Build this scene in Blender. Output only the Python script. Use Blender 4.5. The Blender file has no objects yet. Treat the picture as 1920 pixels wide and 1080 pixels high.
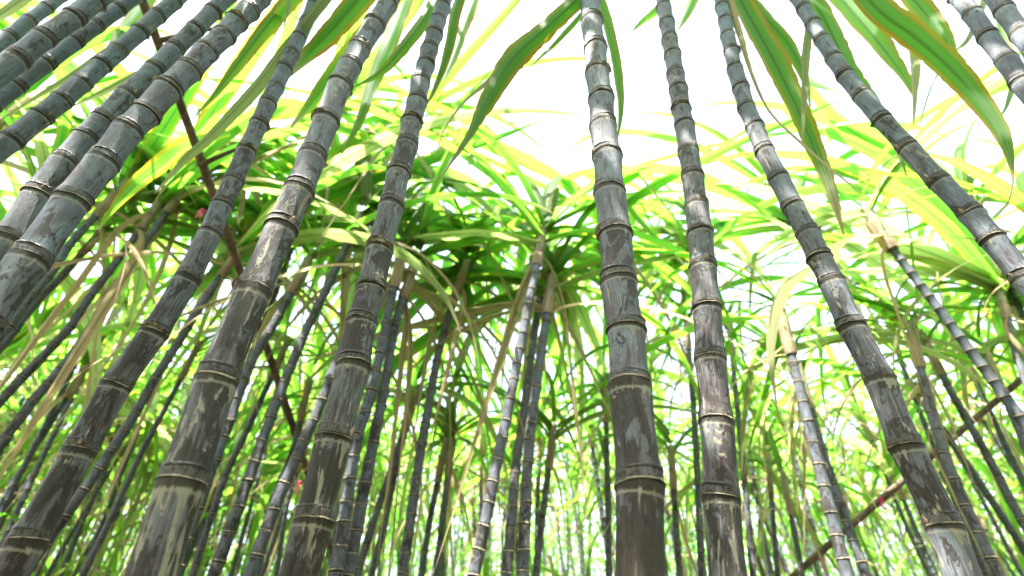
import bpy, math, random
from mathutils import Vector, Matrix, noise as mnoise

R = math.radians
rnd = random.Random(7)
scene = bpy.context.scene
col = scene.collection

# ------------------------------------------------------------------ camera
F = 950.0                      # focal length in pixels of a 1920 px wide frame
PITCH = R(36.4)
CAM = Vector((0, 0, 0.5))
cam_data = bpy.data.cameras.new('camera')
cam_data.sensor_width = 36.0
cam_data.lens = 36.0 * F / 1920.0
cam_data.clip_start = 0.02
cam_data.clip_end = 500
cam_data.dof.use_dof = True
cam_data.dof.focus_distance = 0.66
cam_data.dof.aperture_fstop = 3.6
cam = bpy.data.objects.new('camera', cam_data)
col.objects.link(cam)
cam.location = CAM
cam.rotation_euler = (math.pi / 2 + PITCH, 0, 0)
scene.camera = cam

# ------------------------------------------------------------------ sky, sun, exposure
SUN_EL, SUN_AZ = R(69), R(215)         # azimuth: clockwise from +Y; the sun stands behind-left and high
world = bpy.data.worlds.new('World')
scene.world = world
world.use_nodes = True
wn, wl = world.node_tree.nodes, world.node_tree.links
wn.clear()
sky = wn.new('ShaderNodeTexSky')
sky.sky_type = 'NISHITA'
sky.sun_disc = False
sky.sun_elevation = SUN_EL
sky.sun_rotation = SUN_AZ
sky.air_density = 1.0
sky.dust_density = 4.0
sky.ozone_density = 1.0
hsv = wn.new('ShaderNodeHueSaturation')
hsv.inputs['Saturation'].default_value = 0.6
bg = wn.new('ShaderNodeBackground')
bg.inputs['Strength'].default_value = 0.15
wo = wn.new('ShaderNodeOutputWorld')
wl.new(sky.outputs[0], hsv.inputs['Color'])
wl.new(hsv.outputs[0], bg.inputs['Color'])
wl.new(bg.outputs[0], wo.inputs[0])

sun_data = bpy.data.lights.new('sun', 'SUN')
sun_data.energy = 5.0
sun_data.angle = R(0.53)
sun_data.color = (1.0, 0.95, 0.86)
sun = bpy.data.objects.new('sun', sun_data)
col.objects.link(sun)
to_sun = Vector((math.sin(SUN_AZ) * math.cos(SUN_EL), math.cos(SUN_AZ) * math.cos(SUN_EL), math.sin(SUN_EL)))
sun.rotation_euler = to_sun.to_track_quat('Z', 'Y').to_euler()
sun.location = to_sun * 20

vs = scene.view_settings
vs.view_transform = 'Standard'
vs.look = 'None'
vs.exposure = 2.85
vs.gamma = 1.0
vs.use_curve_mapping = False
scene.render.engine = 'CYCLES'
cy = scene.cycles
cy.use_denoising = True
cy.max_bounces = 8
cy.diffuse_bounces = 5
cy.glossy_bounces = 2
cy.transmission_bounces = 8
cy.transparent_max_bounces = 6
cy.sample_clamp_indirect = 8.0
cy.caustics_reflective = False
cy.caustics_refractive = False

# ------------------------------------------------------------------ camera geometry helpers
CP, SP = math.cos(PITCH), math.sin(PITCH)

def ray(x, y):
    u, v = (x - 960) / F, (540 - y) / F
    return Vector((u, CP - v * SP, SP + v * CP))

def at(x, y, Y):
    """the point of the place that stands Y metres in front of the camera and shows at pixel x, y"""
    d = ray(x, y)
    return CAM + d * (Y / d.y)

def dist_for(x, y, w, size):
    """forward distance at which a thing `size` metres across shows w pixels wide"""
    return (F * size / w) * ray(x, y).y

# ------------------------------------------------------------------ materials
class NT:
    def __init__(self, name):
        self.m = bpy.data.materials.new(name)
        self.m.use_nodes = True
        self.t = self.m.node_tree
        self.t.nodes.clear()
        self.out = self.t.nodes.new('ShaderNodeOutputMaterial')
    def n(self, typ, **kw):
        o = self.t.nodes.new('ShaderNode' + typ)
        for k, v in kw.items():
            setattr(o, k, v)
        return o
    def link(self, a, b):
        self.t.links.new(a, b)
    def put(self, sock, v):
        if hasattr(v, 'is_output') or isinstance(v, bpy.types.NodeSocket):
            self.link(v, sock)
        else:
            sock.default_value = v
    def math(self, op, a, b=None, c=None, clamp=False):
        o = self.n('Math', operation=op)
        o.use_clamp = clamp
        self.put(o.inputs[0], a)
        if b is not None: self.put(o.inputs[1], b)
        if c is not None: self.put(o.inputs[2], c)
        return o.outputs[0]
    def vmath(self, op, a, b):
        o = self.n('VectorMath', operation=op)
        self.put(o.inputs[0], a); self.put(o.inputs[1], b)
        return o.outputs[0]
    def noise(self, vec, scale, detail=3.0, rough=0.55, dist=0.0):
        o = self.n('TexNoise')
        self.link(vec, o.inputs['Vector'])
        o.inputs['Scale'].default_value = scale
        o.inputs['Detail'].default_value = detail
        o.inputs['Roughness'].default_value = rough
        o.inputs['Distortion'].default_value = dist
        return o.outputs['Fac']
    def ss(self, v, lo, hi):
        o = self.n('MapRange', interpolation_type='SMOOTHSTEP')
        self.put(o.inputs['Value'], v)
        self.put(o.inputs['From Min'], lo)
        self.put(o.inputs['From Max'], hi)
        return o.outputs['Result']
    def lin(self, v, lo, hi, a, b):
        o = self.n('MapRange')
        self.put(o.inputs['Value'], v)
        self.put(o.inputs['From Min'], lo); self.put(o.inputs['From Max'], hi)
        self.put(o.inputs['To Min'], a); self.put(o.inputs['To Max'], b)
        return o.outputs['Result']
    def mix(self, f, a, b):
        o = self.n('Mix', data_type='RGBA')
        self.put(o.inputs[0], f)
        for s, v in ((o.inputs[6], a), (o.inputs[7], b)):
            if isinstance(v, tuple): v = (*v, 1.0)
            self.put(s, v)
        return o.outputs[2]
    def sepxyz(self, v):
        o = self.n('SeparateXYZ'); self.link(v, o.inputs[0]); return o.outputs
    def comb(self, x, y, z):
        o = self.n('CombineXYZ')
        for i, v in enumerate((x, y, z)): self.put(o.inputs[i], v)
        return o.outputs[0]

def cane_material(name, unit):
    """rind of black cane: purple-brown skin, streaky grey wax bloom, sooty patches and peeling cream film"""
    k = NT(name)
    tc = k.n('TexCoord')
    oi = k.n('ObjectInfo')
    x, y, z = k.sepxyz(tc.outputs['Object'])
    t = k.sepxyz(tc.outputs['UV'])[1]
    if unit:
        col_s = k.n('SeparateColor'); k.link(oi.outputs['Color'], col_s.inputs[0])
        age = col_s.outputs[0]
        P = k.comb(x, y, k.math('MULTIPLY', z, 3.0))
        tf = t
    else:
        age = k.lin(t, 4.0, 26.0, 0.35, 0.95)
        P = k.comb(k.math('MULTIPLY', x, 45.0), k.math('MULTIPLY', y, 45.0), k.math('MULTIPLY', z, 45.0))
        tf = k.math('FRACT', t)
    shift = k.math('MULTIPLY', oi.outputs['Random'], 77.0)
    P = k.vmath('ADD', P, k.comb(shift, k.math('MULTIPLY', shift, 0.37), shift))
    Pst = k.vmath('MULTIPLY', P, (2.6, 2.6, 0.32))
    streak = k.noise(Pst, 2.2, 5.0, 0.62, 0.3)
    fine = k.noise(Pst, 9.0, 3.0, 0.6)
    blot = k.noise(P, 0.75, 4.0, 0.6, 0.6)
    soot_n = k.noise(k.vmath('MULTIPLY', P, (1.0, 1.0, 0.62)), 0.8, 6.0, 0.68, 0.7)
    peel_n = k.noise(k.vmath('ADD', k.vmath('MULTIPLY', P, (1.0, 1.0, 0.5)), (31.0, 7.0, 3.0)), 1.25, 5.0, 0.55, 1.6)
    peel_b = k.noise(k.vmath('ADD', k.vmath('MULTIPLY', P, (1.6, 1.6, 0.28)), (11.0, 5.0, 83.0)), 1.5, 4.0, 0.6, 0.8)
    if unit: peel_n = k.mix(k.ss(oi.outputs['Random'], 0.35, 0.65), peel_n, peel_b)
    crack = k.noise(k.vmath('ADD', P, (3.0, 47.0, 9.0)), 5.0, 6.0, 0.7, 0.5)
    # skin
    c = k.mix(k.ss(blot, 0.38, 0.66), (0.016, 0.013, 0.016), (0.050, 0.027, 0.033))
    # wax bloom, heavier on the young upper joints and towards the top of every joint
    waxc = k.mix(age, (0.138, 0.124, 0.120), (0.130, 0.182, 0.245))
    waxc = k.mix(k.ss(fine, 0.35, 0.7), waxc, k.mix(0.25, waxc, (0.34, 0.38, 0.42)))
    lo = k.lin(age, 0.0, 1.0, 0.36, 0.20)
    wax = k.ss(k.math('ADD', streak, k.math('MULTIPLY', k.ss(tf, 0.2, 0.95), 0.10)), lo, k.math('ADD', lo, 0.34))
    wax = k.math('MULTIPLY', wax, k.lin(blot, 0.32, 0.68, 1.0, 0.35))
    c = k.mix(wax, c, waxc)
    # sooty film with sharp torn edges, mostly on the old lower joints
    lvl = k.lin(age, 0.0, 1.0, 0.455, 0.655)
    if unit:   # some joints are grimy all over, others clean; some keep more of the peeling film
        jr = k.math('FRACT', k.math('MULTIPLY', col_s.outputs[1], 5.7))
        lvl = k.math('ADD', lvl, k.lin(jr, 0.0, 1.0, -0.085, 0.055))
    soot = k.ss(soot_n, lvl, k.math('ADD', lvl, 0.02))
    soot = k.math('MULTIPLY', soot, k.lin(crack, 0.3, 0.62, 1.0, 0.78))
    c = k.mix(k.math('MULTIPLY', soot, 0.93), c, k.mix(fine, (0.008, 0.006, 0.004), (0.036, 0.024, 0.014)))
    # peeling cream film
    pl = k.lin(age, 0.0, 1.0, 0.60, 0.69)
    pl = k.math('SUBTRACT', pl, k.math('MULTIPLY', k.ss(tf, 0.7, 0.9), 0.06))
    if unit: pl = k.math('SUBTRACT', pl, k.math('MULTIPLY', k.lin(col_s.outputs[1], 0.0, 1.0, -0.07, 0.075), 1.0))
    peel = k.ss(peel_n, pl, k.math('ADD', pl, 0.018))
    peel = k.math('MULTIPLY', peel, k.ss(crack, 0.33, 0.45))
    c = k.mix(k.math('MULTIPLY', peel, 0.9), c, k.mix(fine, (0.17, 0.155, 0.115), (0.33, 0.305, 0.24)))
    # dark collar under the leaf scar with a pale line below it
    tw = k.math('ADD', tf, k.math('MULTIPLY', k.math('SUBTRACT', crack, 0.5), 0.05))
    line = k.math('MULTIPLY', k.ss(tw, 0.865, 0.88), k.math('SUBTRACT', 1.0, k.ss(tw, 0.893, 0.905)))
    c = k.mix(k.math('MULTIPLY', line, 0.6), c, (0.26, 0.245, 0.19))
    c = k.mix(k.math('MULTIPLY', k.ss(tw, 0.905, 0.93), 0.92), c, k.mix(fine, (0.010, 0.008, 0.006), (0.045, 0.036, 0.026)))
    # speckled root band above the scar
    rb = k.math('SUBTRACT', 1.0, k.ss(tf, 0.095, 0.11))
    c = k.mix(k.math('MULTIPLY', rb, 0.85), c, k.mix(k.ss(crack, 0.36, 0.62), (0.012, 0.010, 0.008), (0.095, 0.085, 0.075)))
    if not unit:
        ring = k.math('SUBTRACT', 1.0, k.ss(tf, 0.045, 0.075))
        c = k.mix(k.math('MULTIPLY', ring, 0.85), k.mix(0.55, c, (0.008, 0.008, 0.009)), (0.20, 0.175, 0.135))
    if unit:   # slim canes behind are blended darker overall
        c = k.mix(k.math('MULTIPLY', col_s.outputs[2], 0.25), c, (0.008, 0.008, 0.010))
    b = k.n('BsdfPrincipled')
    k.link(c, b.inputs['Base Color'])
    k.put(b.inputs['Roughness'], k.lin(wax, 0.0, 1.0, 0.48, 0.65))
    b.inputs['Specular IOR Level'].default_value = 0.22
    bump = k.n('Bump')
    bump.inputs['Strength'].default_value = 0.5
    bump.inputs['Distance'].default_value = 0.012 if unit else 0.0004
    hgt = k.math('ADD', k.math('MULTIPLY', fine, 0.5), k.math('ADD', k.math('MULTIPLY', soot, 0.25), k.math('MULTIPLY', peel, 0.5)))
    k.link(hgt, bump.inputs['Height'])
    k.link(bump.outputs[0], b.inputs['Normal'])
    k.link(b.outputs[0], k.out.inputs[0])
    return k.m

def simple_material(name, ca, cb, scale, rough=0.6, stretch=(1, 1, 1), trans=None):
    k = NT(name)
    tc = k.n('TexCoord'); oi = k.n('ObjectInfo')
    P = k.vmath('ADD', k.vmath('MULTIPLY', tc.outputs['Object'], stretch), k.comb(k.math('MULTIPLY', oi.outputs['Random'], 50.0), 0.0, 0.0))
    f = k.noise(P, scale, 5.0, 0.65, 0.4)
    c = k.mix(k.ss(f, 0.34, 0.66), ca, cb)
    b = k.n('BsdfPrincipled')
    k.link(c, b.inputs['Base Color'])
    b.inputs['Roughness'].default_value = rough
    bump = k.n('Bump'); bump.inputs['Strength'].default_value = 0.5; bump.inputs['Distance'].default_value = 0.02
    k.link(f, bump.inputs['Height']); k.link(bump.outputs[0], b.inputs['Normal'])
    if trans:
        tr = k.n('BsdfTranslucent'); k.link(k.mix(0.5, c, trans), tr.inputs[0])
        mx = k.n('MixShader'); mx.inputs[0].default_value = 0.4
        k.link(b.outputs[0], mx.inputs[1]); k.link(tr.outputs[0], mx.inputs[2]); k.link(mx.outputs[0], k.out.inputs[0])
    else:
        k.link(b.outputs[0], k.out.inputs[0])
    return k.m

def leaf_material(name, dry=0.0, per_island=False, rust=0.0, thick=1.0, deep=0.0):
    """long strap leaf: green blade, yellowing margins and streaks, pale midrib; light passes through it"""
    k = NT(name)
    tc = k.n('TexCoord'); oi = k.n('ObjectInfo')
    if per_island:
        g = k.n('NewGeometry'); rn = g.outputs['Random Per Island']
    else:
        rn = oi.outputs['Random']
    u, v, _ = k.sepxyz(tc.outputs['UV'])
    r2 = k.math('FRACT', k.math('MULTIPLY', rn, 7.31))
    r3 = k.math('FRACT', k.math('MULTIPLY', rn, 23.7))
    off = k.math('MULTIPLY', rn, 91.0)
    e = k.math('MULTIPLY', k.math('ABSOLUTE', k.math('SUBTRACT', u, 0.5)), 2.0)
    V = k.comb(k.math('ADD', k.math('MULTIPLY', u, 5.0), off), k.math('MULTIPLY', v, 5.0), off)
    strp = k.noise(k.comb(k.math('ADD', k.math('MULTIPLY', u, 16.0), off), k.math('MULTIPLY', v, 1.6), off), 1.0, 1.0, 0.6)
    patch = k.noise(V, 0.9, 2.0, 0.6, 0.0)
    vein = k.noise(k.comb(k.math('ADD', k.math('MULTIPLY', u, 60.0), off), k.math('MULTIPLY', v, 1.2), off), 1.0, 0.0, 0.5)
    green = k.mix(r2, (0.040, 0.110, 0.016), (0.085, 0.160, 0.022))
    green = k.mix(k.ss(vein, 0.3, 0.7), green, k.mix(0.35, green, (0.11, 0.19, 0.03)))
    tgreen = k.mix(r2, (0.066, 0.30, 0.016), (0.165, 0.46, 0.04))
    tgreen = k.mix(k.ss(vein, 0.3, 0.7), tgreen, k.mix(0.3, tgreen, (0.23, 0.54, 0.08)))
    # yellow to rust margins and streaks
    lvl = k.lin(r3, 0.0, 1.0, 1.0 - rust, 0.52)
    ylw = k.ss(k.math('ADD', e, k.math('MULTIPLY', k.math('SUBTRACT', strp, 0.5), 0.75)), lvl, k.math('ADD', lvl, 0.22))
    ylw = k.math('MULTIPLY', ylw, k.ss(patch, 0.34 - rust * .4, 0.6 - rust * .5))
    yc = k.mix(k.ss(patch, 0.45, 0.7), (0.24, 0.20, 0.02), (0.26, 0.095, 0.018))
    c = k.mix(k.math('MULTIPLY', ylw, 0.9), green, yc)
    tcol = k.mix(k.math('MULTIPLY', ylw, 0.9), tgreen, k.mix(k.ss(patch, 0.45, 0.7), (0.36, 0.36, 0.02), (0.40, 0.16, 0.02)))
    # straw: tips, and whole blades when dry
    tip = k.ss(k.math('ADD', v, k.math('MULTIPLY', k.math('SUBTRACT', strp, 0.5), 0.35)), k.lin(r2, 0, 1, 0.80, 1.02), k.lin(r2, 0, 1, 0.9, 1.12))
    dryf = k.math('MAXIMUM', k.math('MULTIPLY', tip, 0.9), k.math('MULTIPLY', k.ss(k.math('ADD', patch, k.math('MULTIPLY', strp, 0.4)), 0.25, 0.5), dry) if dry else 0.0)
    straw = k.mix(strp, (0.24, 0.165, 0.07), (0.50, 0.43, 0.26))
    c = k.mix(dryf, c, straw)
    tcol = k.mix(dryf, tcol, k.mix(strp, (0.32, 0.21, 0.09), (0.60, 0.54, 0.34)))
    # midrib
    mid = k.math('SUBTRACT', 1.0, k.ss(e, 0.06, 0.13))
    c = k.mix(k.math('MULTIPLY', mid, 0.75), c, (0.17, 0.23, 0.09))
    tcol = k.mix(k.math('MULTIPLY', mid, 0.75), tcol, (0.05, 0.12, 0.012))
    if deep: c = k.mix(deep, c, (0.010, 0.040, 0.006))
    b = k.n('BsdfPrincipled')
    k.link(c, b.inputs['Base Color'])
    b.inputs['Roughness'].default_value = 0.5
    b.inputs['Specular IOR Level'].default_value = 0.2
    tr = k.n('BsdfTranslucent')
    k.link(tcol, tr.inputs['Color'])
    bump = k.n('Bump'); bump.inputs['Strength'].default_value = 0.35; bump.inputs['Distance'].default_value = 0.002
    k.link(vein, bump.inputs['Height']); k.link(bump.outputs[0], b.inputs['Normal'])
    mx = k.n('MixShader'); mx.inputs[0].default_value = 0.68 * thick
    k.link(b.outputs[0], mx.inputs[1]); k.link(tr.outputs[0], mx.inputs[2])
    k.link(mx.outputs[0], k.out.inputs[0])
    return k.m

M_CANE = cane_material('cane_rind', True)
M_CANE_FAR = cane_material('cane_rind_thin', False)
M_SCAR = simple_material('leaf_scar_fibre', (0.022, 0.017, 0.012), (0.33, 0.285, 0.20), 1.5, 0.8, (1, 1, 3))
M_GROWTH = simple_material('growth_ring_skin', (0.006, 0.005, 0.005), (0.026, 0.019, 0.018), 1.4, 0.35)
M_BUD = simple_material('bud_scale', (0.10, 0.06, 0.035), (0.36, 0.25, 0.15), 2.0, 0.6, (2, 2, .6))
M_LEAF = leaf_material('cane_leaf', 0.0, False, 0.12)
M_DRY = leaf_material('dry_cane_leaf', 1.0)
M_HALFDRY = leaf_material('yellowing_cane_leaf', 0.45)
M_NEARLEAF = leaf_material('near_cane_leaf', 0.0, False, 0.42, 1.0, 0.5)
M_LEAF_FAR = leaf_material('cane_leaf_mass', 0.0, True)
M_SHEATH = simple_material('leaf_sheath', (0.20, 0.21, 0.10), (0.48, 0.44, 0.30), 1.3, 0.55, (3, 3, .5), (0.6, 0.5, 0.25))
M_SHEATH_DRY = simple_material('dry_leaf_sheath', (0.20, 0.13, 0.07), (0.50, 0.42, 0.28), 1.5, 0.65, (3, 3, .5), (0.6, 0.4, 0.2))
M_POLE = simple_material('weathered_pole_bark', (0.035, 0.024, 0.016), (0.12, 0.085, 0.055), 30.0, 0.8, (1, 1, .25))
M_RIBBON = simple_material('pink_ribbon', (0.45, 0.03, 0.11), (0.70, 0.09, 0.24), 20.0, 0.5, (1, 1, 1), (0.9, 0.1, 0.3))
M_SOIL = simple_material('field_soil', (0.045, 0.03, 0.02), (0.16, 0.115, 0.075), 6.0, 0.95)

# ------------------------------------------------------------------ mesh helpers
def mesh_from(name, verts, faces, uvs=None, mat=None, smooth=True):
    me = bpy.data.meshes.new(name)
    me.from_pydata(verts, [], faces)
    if uvs:
        lay = me.uv_layers.new(name='UVMap')
        flat = []
        for f in uvs:
            for a in f: flat.extend(a)
        lay.data.foreach_set('uv', flat)
    if smooth:
        me.polygons.foreach_set('use_smooth', [True] * len(me.polygons))
    if mat: me.materials.append(mat)
    me.update()
    return me

def link(name, me, parent=None, pm=None, world_m=None):
    """link a mesh; world_m is its world matrix, pm the parent's world matrix"""
    o = bpy.data.objects.new(name, me)
    col.objects.link(o)
    if world_m is None: world_m = Matrix.Identity(4)
    if parent is not None:
        o.parent = parent
        o.matrix_parent_inverse = pm.inverted()
    o.matrix_basis = world_m
    return o

def tag(o, label, cat=None, group=None, kind=None):
    o['label'] = label
    if cat: o['category'] = cat
    if group: o['group'] = group
    if kind: o['kind'] = kind

def tube_rows(rows, n, uvfun=None, closed_cap=False):
    """rows: list of (ring of n points, v)"""
    verts, faces, uvs = [], [], []
    for ring, v in rows: verts.extend(ring)
    for i in range(len(rows) - 1):
        for j in range(n):
            a, b = i * n + j, i * n + (j + 1) % n
            faces.append((a, b, b + n, a + n))
            v0, v1 = rows[i][1], rows[i + 1][1]
            uvs.append(((j / n, v0), ((j + 1) / n, v0), ((j + 1) / n, v1), (j / n, v1)))
    return verts, faces, uvs

# unit joint of cane: radius 1, length 1 along z
PROFILE = [(0.0, 1.035), (0.035, 1.03), (0.085, 1.02), (0.115, 1.0), (0.16, 0.965), (0.25, 0.942), (0.40, 0.932),
           (0.55, 0.935), (0.70, 0.95), (0.82, 0.975), (0.90, 1.0), (0.95, 1.018), (1.0, 1.03)]
def unit_joint(seed, n, profile):
    q = random.Random(seed)
    ph, amp, bend, bph = q.uniform(0, 6.3), q.uniform(.006, .014), q.uniform(-.05, .05), q.uniform(0, 6.3)
    rows = []
    for t, r in profile:
        ring = []
        for j in range(n):
            a = 2 * math.pi * j / n
            rr = r * (1 + amp * math.sin(2 * a + ph + 1.5 * t) + .006 * math.sin(5 * a + 3 * ph))
            rr *= 1 - .02 * math.exp(-((math.atan2(math.sin(a - bph), math.cos(a - bph))) / .5) ** 2) * min(1, max(0, t - .1) * 5)   # bud furrow
            sh = bend * math.sin(math.pi * t)
            ring.append((rr * math.cos(a) + sh * math.cos(bph), rr * math.sin(a) + sh * math.sin(bph), t))
        rows.append((ring, t))
    return mesh_from('internode', *tube_rows(rows, n), mat=M_CANE)
JOINTS = [unit_joint(s, 30, PROFILE) for s in range(8)]
JOINTS_MID = [unit_joint(s + 20, 14, [PROFILE[i] for i in (0, 2, 4, 7, 10, 12)]) for s in range(5)]

def unit_scar(seed, n):
    q = random.Random(seed)
    rows = []
    ph = q.uniform(0, 6.3)
    for k_, (z, r) in enumerate([(-0.03, 1.0), (-0.07, 1.05), (-0.085, 1.075), (-0.05, 1.08), (0.0, 1.06), (0.03, 1.02)]):
        ring = []
        for j in range(n):
            a = 2 * math.pi * j / n
            jag = mnoise.noise(Vector((math.cos(a) * 3 + seed * 9, math.sin(a) * 3, k_ * .4)))
            jag2 = mnoise.noise(Vector((math.cos(a) * 9 + seed * 5, math.sin(a) * 9, k_ * .6)))
            rr = r + (.03 * jag + .02 * jag2) * (1 if r > 1.05 else 0)
            zz = z + .05 * math.cos(a - ph) + .03 * jag * (1 if r > 1.05 else .3) - (.02 * max(0, jag2) if r > 1.08 else 0)
            ring.append((rr * math.cos(a), rr * math.sin(a), zz))
        rows.append((ring, k_ / 5))
    return mesh_from('leaf_scar', *tube_rows(rows, n), mat=M_SCAR)
SCARS = [unit_scar(s, 40) for s in range(6)]
SCARS_MID = [unit_scar(s + 30, 14) for s in range(3)]
for me in SCARS_MID: me.materials[0] = simple_material('young_leaf_scar', (0.10, 0.085, 0.06), (0.34, 0.30, 0.22), 2.0, 0.8)

def unit_growth(seed, n=30):
    q = random.Random(seed)
    ph = q.uniform(0, 6.3)
    rows = []
    for k_ in range(6):
        b = 2 * math.pi * k_ / 5 - math.pi
        ring = []
        for j in range(n):
            a = 2 * math.pi * j / n
            th = .11 * (.55 + .45 * math.cos(a - ph))
            ring.append(((1.0 + th * .7 * math.cos(b)) * math.cos(a), (1.0 + th * .7 * math.cos(b)) * math.sin(a), th * math.sin(b) + .05 * math.cos(a - ph)))
        rows.append((ring, k_ / 5))
    return mesh_from('growth_ring', *tube_rows(rows, n), mat=M_GROWTH)
GROWTHS = [unit_growth(s) for s in range(4)]

def unit_bud(seed):
    """pointed scale, height 1 along z, lying against a surface whose outward direction is +x"""
    q = random.Random(seed)
    verts, faces = [], []
    nz, na = 7, 8
    for i in range(nz):
        t = i / (nz - 1)
        w = .42 * math.sin(math.pi * min(1, .22 + .78 * t)) ** .8 * (1 - t * .35) if t < .999 else .015
        d = .34 * (1 - t) ** .5 * (.5 + t) + .02
        for j in range(na):
            a = 2 * math.pi * j / na
            verts.append((d * (.35 + .75 * max(-.3, math.cos(a))) + .28 * t * t, w * math.sin(a) * (1 + .1 * q.uniform(-1, 1)), t))
    for i in range(nz - 1):
        for j in range(na):
            a, b = i * na + j, i * na + (j + 1) % na
            faces.append((a, b, b + na, a + na))
    return mesh_from('bud', verts, faces, mat=M_BUD)
BUDS = [unit_bud(s) for s in range(4)]

def unit_scrap(seed):
    """torn strip of dry sheath clinging to part of a leaf scar"""
    q = random.Random(seed)
    V, Fc = [], []
    n, w = 9, q.uniform(.5, 1.1)
    for i in range(n):
        a = (i / (n - 1) - .5) * 2 * w
        h = (.10 + .32 * q.random() ** 2) * math.cos(a / w * 1.4)
        for t in (0, .5, 1):
            rr = 1.07 + .16 * t * t + .02 * q.uniform(-1, 1)
            V.append((rr * math.cos(a), rr * math.sin(a), -.06 + h * t))
    for i in range(n - 1):
        for j in range(2):
            b = i * 3 + j
            Fc.append((b, b + 3, b + 4, b + 1))
    return mesh_from('husk_scrap', V, Fc, mat=M_SCAR)
SCRAPS = [unit_scrap(s) for s in range(6)]

def frame_z(z, twist=0.0):
    z = z.normalized()
    x = Vector((1, 0, 0)) - z * z.x
    if x.length < .1: x = Vector((0, 1, 0)) - z * z.y
    x.normalize()
    y = z.cross(x)
    if twist:
        x, y = x * math.cos(twist) + y * math.sin(twist), y * math.cos(twist) - x * math.sin(twist)
    return Matrix(((x.x, y.x, z.x), (x.y, y.y, z.y), (x.z, y.z, z.z))).to_4x4()

def ribbon(name, pts, widths, sides, mat, fold=0.12, ripple=0.0, seed=0, across=4, fray=0.0):
    """a strap leaf along pts; sides = unit vectors across the blade"""
    verts, faces, uvs = [], [], []
    n = len(pts)
    us = [i / across for i in range(across + 1)]
    q = random.Random(seed)
    ph = q.uniform(0, 6.3)
    L = [0.0]
    for i in range(1, n): L.append(L[-1] + (pts[i] - pts[i - 1]).length)
    tot = L[-1] or 1
    for i in range(n):
        T = (pts[min(i + 1, n - 1)] - pts[max(i - 1, 0)]).normalized()
        S = sides[i] - T * sides[i].dot(T)
        S = S.normalized() if S.length > 1e-4 else Vector((1, 0, 0))
        N = S.cross(T).normalized()
        w = widths[i] * .5
        for u in us:
            e = u * 2 - 1
            if fray and abs(e) > .9: e *= 1 + fray * mnoise.noise(Vector((L[i] * 38 + seed * 7, e * 3, seed))) - fray * .8 * (mnoise.noise(Vector((L[i] * 90, e * 5, seed * 3))) > .33)
            wave = ripple * widths[i] * math.sin(L[i] * 34 + ph + (0 if e > 0 else 1.7)) * abs(e) ** 2
            verts.append(pts[i] + S * (w * e) + N * (fold * widths[i] * (abs(e) - .5) + wave))
    m = across + 1
    for i in range(n - 1):
        for j in range(across):
            a = i * m + j
            faces.append((a, a + 1, a + 1 + m, a + m))
            v0, v1 = L[i] / tot, L[i + 1] / tot
            uvs.append(((us[j], v0), (us[j + 1], v0), (us[j + 1], v1), (us[j], v1)))
    return [tuple(v) for v in verts], faces, uvs

def leaf_path(q, th0, droop, power, n=15, kink=None, sway=0.0, twist=0.0):
    """unit-length leaf leaving the origin in the x-z plane at elevation th0 and bending over by droop"""
    p = Vector((0, 0, 0)); pts, sides = [p.copy()], []
    az = 0.0
    for i in range(1, n + 1):
        s = (i - .5) / n
        th = th0 - droop * s ** power
        if kink and s > kink: th = min(th, R(-70)) if th < R(15) else th - R(55)
        th = max(th, R(-88))
        az = sway * s * s
        d = Vector((math.cos(th) * math.cos(az), math.cos(th) * math.sin(az), math.sin(th)))
        p = p + d / n
        pts.append(p.copy())
    for i in range(n + 1):
        a = twist * (i / n) ** 1.3
        T = (pts[min(i + 1, n)] - pts[max(i - 1, 0)]).normalized()
        S = Vector((0, 1, 0)); S = (S - T * S.dot(T)).normalized()
        sides.append((Matrix.Rotation(a, 3, T) @ S))
    return pts, sides

def wprof(s, wmax, base=.55, tail=2.4):
    return wmax * min(1.0, base + (1 - base) * min(1, s / .22)) * max(0.02, 1 - s ** tail) * (1 if s < .97 else .6)

def leaf_mesh(seed, mat, kind):
    q = random.Random(seed * 31 + 5)
    n = 16
    if kind == 'green':
        pts, sides = leaf_path(q, R(q.uniform(60, 86)), R(q.uniform(108, 165)), q.uniform(1.1, 1.7), n,
                               q.choice([None, None, None, q.uniform(.45, .75)]), q.uniform(-.7, .7), R(q.uniform(-70, 70)))
        w, fold, rip, tail = q.uniform(.036, .052), q.uniform(.06, .2), .05, q.uniform(1.6, 2.6)
    elif kind == 'arch':
        pts, sides = leaf_path(q, R(q.uniform(28, 66)), R(q.uniform(70, 118)), q.uniform(.8, 1.25), n,
                               q.choice([None, None, None, q.uniform(.5, .75)]), q.uniform(-1.3, 1.3), R(q.uniform(-90, 90)))
        w, fold, rip, tail = q.uniform(.032, .050), q.uniform(.06, .22), .06, q.uniform(1.5, 2.4)
    elif kind == 'hang':
        pts, sides = leaf_path(q, R(q.uniform(-5, 50)), R(q.uniform(100, 150)), q.uniform(.35, .7), n, None, q.uniform(-.6, .6), R(q.uniform(-160, 160)))
        w, fold, rip, tail = q.uniform(.028, .045), q.uniform(.1, .3), .06, q.uniform(1.3, 2.2)
    else:   # dry
        pts, sides = leaf_path(q, R(q.uniform(-30, 45)), R(q.uniform(80, 150)), q.uniform(.3, .6), n, None, q.uniform(-1, 1), R(q.uniform(-300, 300)))
        w, fold, rip, tail = q.uniform(.014, .034), q.uniform(.25, .55), .09, q.uniform(1.2, 2.0)
    ws = [wprof(i / n, w, .6, tail) for i in range(n + 1)]
    return mesh_from('leaf', *ribbon('leaf', pts, ws, sides, mat, fold, rip, seed), mat=mat)

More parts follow.
